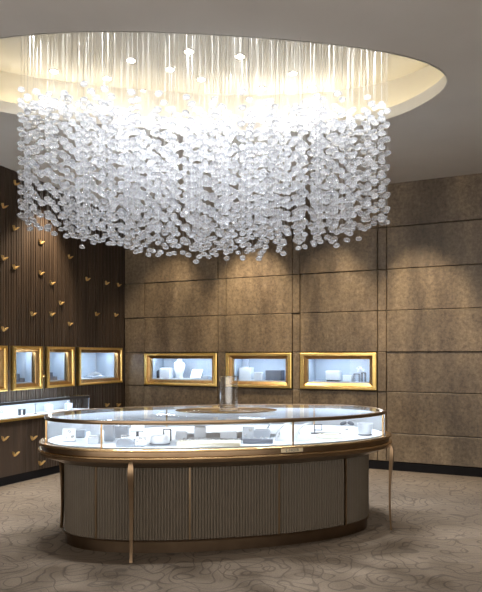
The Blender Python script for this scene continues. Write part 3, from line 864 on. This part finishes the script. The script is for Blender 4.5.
# long thin footprint: front line A-Bx, back line on the wall
def on_wall(p):
    p = Vector(p); s = (p - LEFT.o).dot(LEFT.t); q = LEFT.o + LEFT.t * s + LEFT.n * .022
    return q


FA, FB_ = on_wall(A), on_wall(Bx)
if (Bx - LEFT.o).dot(LEFT.n) < .04: Bx = on_wall(Bx) + LEFT.n * .05
foot = [A, Bx, on_wall(Bx), FA]
lcase = thing('wall_display_case', 'long low glass display case running along the dark ribbed wall', 'display case', (*((A + B) / 2), 0))
cb = MB(); ribs(cb, CF, 0.02, CL, .1, .735, 0.0, PITCH)
inner = [A - CF.n * .02, Bx - CF.n * .02, foot[2], foot[3]]
cb.prism([A - CF.n * .03, Bx - CF.n * .03, foot[2], foot[3]], .1, .735); cb.build('ribbed_base', M['ribbed'], lcase, fix=False)
MB().prism([p + (LEFT.o * 0) for p in [A - CF.n * .03, Bx - CF.n * .03, foot[2], foot[3]]], 0, .1).build('plinth', M['black'], lcase)
ex = [A + CF.n * .02 - CF.t * .02, Bx + CF.n * .02, foot[2], foot[3] - CF.t * .02]
MB().prism(ex, .735, .765).build('gold_rail', M['gold'], lcase, bevel=.004)
MB().prism([A + CF.n * .0, Bx, foot[2], foot[3]], .765, .775).build('display_deck', M['deck'], lcase)
lc_top = .95
gl = MB(); gl.prism([A + CF.n * .005, Bx + CF.n * .005, Bx, A], .775, lc_top - .01); gl.build('glass_front', M['glass'], lcase)
MB().prism([A, A - CF.t * .005, FA - CF.t * .005, FA], .775, lc_top - .01).build('glass_end', M['glass'], lcase)
MB().prism([A, Bx, foot[2], foot[3]], lc_top - .008, lc_top).build('glass_top', M['glass'], lcase)
MB().prism([A + CF.n * .012, Bx + CF.n * .012, Bx - CF.n * .002, A - CF.n * .002], lc_top - .026, lc_top + .004).build('top_rim', M['dark'], lcase)
MB().prism([A + CF.n * .012 - CF.t * .012, A + CF.t * .002 + CF.n * .012, FA + CF.t * .002, FA - CF.t * .012], lc_top - .01, lc_top + .004).build('end_rim', M['brass'], lcase)
MB().prism([A - CF.n * .006, Bx - CF.n * .006, Bx - CF.n * .022, A - CF.n * .022], lc_top - .020, lc_top - .012).build('led_strip', M['led_n'], lcase)
MB().box((A.x, A.y, .86), (.012, .012, .17), CF.ang).build('corner_post', M['silver'], lcase)

LZ = .776
MB().prism([foot[3] + LEFT.n * .012, foot[2] + LEFT.n * .012, foot[2] + LEFT.n * .002, foot[3] + LEFT.n * .002], .775, lc_top - .01).build('back_lining', M['lining'], lcase)
for s, d, lb, kind in ((.28, -.1, 'pale jewellery block near the far end of the low wall case', 'b'), (.62, -.1, 'white jewellery block in the low wall case below the narrow showcase', 'b'),
                       (.86, -.07, 'dark slim earring tree in the low wall case', 'e'), (1.07, -.07, 'pair-legged dark frame stand in the low wall case', 'f'), (1.38, -.05, 'white jewellery block in the low wall case near the left picture edge', 'b')):
    p = CF(s, d, LZ)
    if kind == 'b':
        t = thing('display_block', lb, 'display block', p)
        hh = .09 if s < 1 else .05
        MB().box((p[0], p[1], LZ + hh / 2), (.09, .06, hh), CF.ang).build('block_body', M['pale' if s < .5 else 'white'], t, bevel=.005)
        mb = MB(); ring(mb, (p[0], p[1], LZ + hh), .014, .003); mb.build('ring', M['silver'], t)
    elif kind == 'e':
        t = thing('earring_tree', lb, 'jewellery stand', p)
        MB().lathe([(.022, 0), (.022, .006), (.003, .01), (.003, .13)], p, 12, cap0=True, cap1=True).build('stem', M['dark'], t)
        MB().box((p[0], p[1], LZ + .12), (.05, .004, .005), CF.ang).build('cross_bar', M['dark'], t)
    else:
        t = thing('open_frame_stand', lb, 'jewellery stand', p)
        for a in (-1, 1):
            q = CF(s + a * .035, d, LZ); MB().box((q[0], q[1], LZ + .035), (.007, .04, .07), CF.ang).build('leg', M['dark'], t)
        MB().box((p[0], p[1], LZ + .073), (.08, .045, .006), CF.ang).build('table_top', M['dark'], t)


# ------------------------------------------------------------ gold winged motifs
M['mgold'] = mat('satin gold motif', (.8, .54, .22), .5, .7, var=.08, vscale=30)
def motif(fr, px, py, label, parent=None, d=.003, flip=1, size=.075):
    s = s_at(fr, px, d); x, y, _ = fr(s, d, 0); z = EYE - (py - YH) * y / F
    mb = MB()
    for sg, L, ang in ((-1, .85, 1.2), (1, 1.0, .75)):
        outline = []
        for k in range(9):
            u = k / 8; outline.append((u, .13 * math.sin(PI * u ** .8)))
        pts = outline + [(u, -v * .7) for u, v in reversed(outline[1:-1])]
        c, s_ = math.cos(ang), math.sin(ang)
        top = []; bot = []
        for u, v in pts:
            a = sg * flip * (u * c * L - v * s_) * size * 1.9; b = (u * s_ * L + v * c) * size * 1.7 - size * .7
            r = .006 + .022 * u
            top.append(fr(s - a if fr is not BACK else s + a, d + r + .005, z + b)); bot.append(fr(s - a if fr is not BACK else s + a, d - .004, z + b))
        mb.loft([bot, top], cap0=True, cap1=True)
    if parent: return mb.build('winged_motif', M['mgold'], parent)
    return tag(mb.build('winged_motif', M['mgold']), label, 'wall ornament', 'gold winged motifs on the ribbed wall')


MOT = [(15, 183, 'small gold winged motif highest on the ribbed wall, left of the crystals'),
       (3, 206, 'gold winged motif near the left edge, just below the highest one'),
       (14, 228, 'gold winged motif left of the hanging crystals, third from the top'),
       (50, 219, 'gold winged motif glimpsed behind the leftmost crystal strands'),
       (40, 242, 'bright gold winged motif just below the left crystal strands, in the light pool'),
       (69, 257, 'gold winged motif on ribbed wall, highest one right of the light pool'),
       (3, 258, 'gold winged motif at the left edge, level with the light pool'),
       (14, 267, 'gold winged motif a little right and below the left edge one'),
       (40, 273, 'gold winged motif directly under the bright one in the light pool'),
       (51, 283, 'gold winged motif right and below the light pool pair'),
       (86.5, 279, 'dim gold winged motif, leftmost of three near the room corner'),
       (106, 283, 'dim gold winged motif, middle of three near the room corner'),
       (118, 285, 'dim gold winged motif closest to the corner, upper row'),
       (60, 303, 'gold winged motif above the gap between the two right showcases'),
       (32, 314, 'gold winged motif above the second showcase from the left'),
       (51, 314, 'gold winged motif above the third showcase from the left'),
       (69, 324, 'lowest gold winged motif above the narrow showcases'),
       (3, 329, 'bright gold winged motif above the cut-off showcase at the left edge'),
       (96, 314, 'dim gold winged motif above the middle of the wide corner showcase'),
       (115, 315, 'dim gold winged motif above the right end of the wide corner showcase'),
       (41.8, 376, 'tiny gold winged motif squeezed between two narrow showcases'),
       (106, 405, 'gold winged motif under the corner showcase, left of a pair'),
       (117.5, 405, 'gold winged motif under the corner showcase, right of a pair')]
for px, py, lb in MOT:
    motif(LEFT, px, py, lb, size=.026 if py == 376 else .043)
for px, py in ((3, 438.5), (32, 438), (14, 454), (40, 463)):
    motif(CF, px, py, '', lcase, size=.046)

# ------------------------------------------------------------ downlights in the recess
DL = [(54, 71), (107, 78), (131, 60), (189, 51), (170, 69), (201, 79), (240, 56), (293, 73), (312, 87), (143, 91), (81, 90), (262, 88)]
dlab = ['leftmost bright downlight in the oval ceiling recess', 'downlight right of and below the leftmost one in the recess', 'third downlight from the left, high in the recess',
        'downlight nearest the top edge of the recess', 'faint small downlight left of the recess centre', 'downlight low in the recess centre',
        'downlight right of the recess centre, close to the top edge', 'bright downlight in the right part of the recess', 'rightmost small downlight of the recess',
        'downlight deep among the crystal strands, left of centre', 'small downlight behind the left crystal strands', 'downlight deep among the crystal strands, right of centre']
for (px, py), lb in zip(DL, dlab):
    Z = F * (HC - EYE) / (YH - py); X = (px - 241) / F * Z
    t = thing('recessed_downlight', lb, 'ceiling light', (X, Z, HC), 'downlights in the oval recess')
    MB().lathe([(.036, 0), (.036, -.008), (.046, -.008), (.05, 0)], (X, Z, HC), 20).build('trim_ring', M['silver'], t, smooth=True)
    MB().lathe([(.001, -.004), (.035, -.004)], (X, Z, HC), 20).build('lamp_lens', M['lamp'], t)
    spot('downlight_beam', (X, Z, HC - .02), (X, Z, 0), 112, (.96, .98, 1), 100, .7, .035)
for X, Z in ((-1.7, 4.9), (-1.1, 4.6), (-.5, 4.5), (.1, 4.5), (.7, 4.65), (1.1, 4.95)):  # extra unseen beams added over the near half, no fixtures modelled
    spot('downlight_beam', (X, Z, HC - .02), (X, Z, 0), 112, (.96, .98, 1), 100, .7, .035)

# ------------------------------------------------------------ crystal chandelier
GC = (-.30, 4.87); GA, GB, GR = 1.47, .72, .03
chand = thing('crystal_chandelier', 'huge chandelier of clear crystal beads hanging on wires from the oval recess', 'chandelier', (GC[0], GC[1], HC))


def ico():
    import bmesh
    bm = bmesh.new(); bmesh.ops.create_icosphere(bm, subdivisions=2, radius=1.0)
    v = np.array([p.co[:] for p in bm.verts]); f = np.array([[q.index for q in p.verts] for p in bm.faces]); bm.free(); return v, f


IV, IF = ico()


def bead_mesh(name, beads):
    """beads: list of (x,y,z,r)"""
    n = len(beads); V = np.empty((n * len(IV), 3)); Fc = np.empty((n * len(IF), 3), int)
    for i, (x, y, z, r) in enumerate(beads):
        a, b = RNG.uniform(0, 2 * PI), RNG.uniform(-.35, .35)
        R = np.array(Matrix.Rotation(a, 3, 'Z') @ Matrix.Rotation(b, 3, 'X'))
        V[i * len(IV):(i + 1) * len(IV)] = (IV * (r, r, r * .7)) @ R.T + (x, y, z)
        Fc[i * len(IF):(i + 1) * len(IF)] = IF + i * len(IV)
    me = bpy.data.meshes.new(name); me.vertices.add(len(V)); me.vertices.foreach_set('co', V.ravel())
    me.loops.add(Fc.size); me.loops.foreach_set('vertex_index', Fc.ravel())
    me.polygons.add(len(Fc)); me.polygons.foreach_set('loop_start', np.arange(0, Fc.size, 3)); me.polygons.foreach_set('loop_total', np.full(len(Fc), 3))
    me.update(calc_edges=True); me.materials.append(M['crystal'])
    return me


def link(name, me, parent):
    o = bpy.data.objects.new(name, me); C.objects.link(o); o.parent = parent
    o.matrix_parent_inverse = Matrix.Translation(-chand.location); return o


BEADS = [bead_mesh('crystal_bead', [(0, 0, 0, .034)]) for _ in range(10)]
strands = []
nodes = []
tries = 0
edge = [(math.cos(a), math.sin(a)) for a in [2 * PI * k / 46 for k in range(46)]]
for u, v in edge: nodes.append((u * .98, v * .97))
while len(nodes) < 158 and tries < 40000:
    tries += 1
    r = math.sqrt(random.random()); a = random.uniform(0, 2 * PI); u, v = r * math.cos(a) * .95, r * math.sin(a) * .93
    if all(((u - p) * GA) ** 2 + ((v - q) * GB) ** 2 > .122 ** 2 for p, q in nodes): nodes.append((u, v))
for u, v in nodes:
    x0, y0 = u * GA, v * GB
    X = GC[0] + x0 * math.cos(GR) - y0 * math.sin(GR); Y = GC[1] + x0 * math.sin(GR) + y0 * math.cos(GR)
    ph = random.uniform(-.06, .06)
    for k in (0, 1):
        zt = 3.33 + (.13 if u > 0 else .22) * u * u + .05 * v + ph - k * .042
        zb = 2.37 + .17 * u * u + random.uniform(-.04, .05)
        strands.append((X + k * .04 + random.uniform(-.006, .006), Y + random.uniform(-.03, .03), zt, zb))
strands.sort(key=lambda s: s[1])
SP = .112
rest_b, rest_w = [], MB()
for i, (x, y, zt, zb) in enumerate(strands):
    bs = []; z = zt
    while z > zb:
        bs.append((x + random.uniform(-.004, .004), y, z, random.uniform(.0265, .031))); z -= SP * random.uniform(.96, 1.04)
    wp, wr = [(x, y, HC)], [.001]
    for q in bs:
        for dz, rr_ in ((.024, .0008), (.018, .0002), (-.018, .0002), (-.024, .0008)): wp.append((x, y, q[2] + dz)); wr.append(rr_)
    wp, wr = wp[:-2], wr[:-2]
    if i < 100:
        wb = MB(); wb.tube(wp, wr, 4); o = wb.build('crystal_strand', M['wire'], chand)
        for (bx, by, bz, br) in bs:
            q = bpy.data.objects.new('crystal_bead', BEADS[random.randrange(len(BEADS))]); C.objects.link(q)
            q.parent = o
            q.location = (bx, by, bz); q.rotation_euler = (0, 0, random.uniform(0, 6.28)); q.scale = (br / .034,) * 3
    else:
        rest_b += bs; rest_w.tube(wp, wr, 4)
o = link('rear_crystal_strands', bead_mesh('rear_crystal_strands', rest_b), chand); o['kind'] = 'stuff'
wo = rest_w.build('rear_wires', M['wire']); wo.parent = chand; wo.matrix_parent_inverse = Matrix.Translation(-chand.location); wo['kind'] = 'stuff'
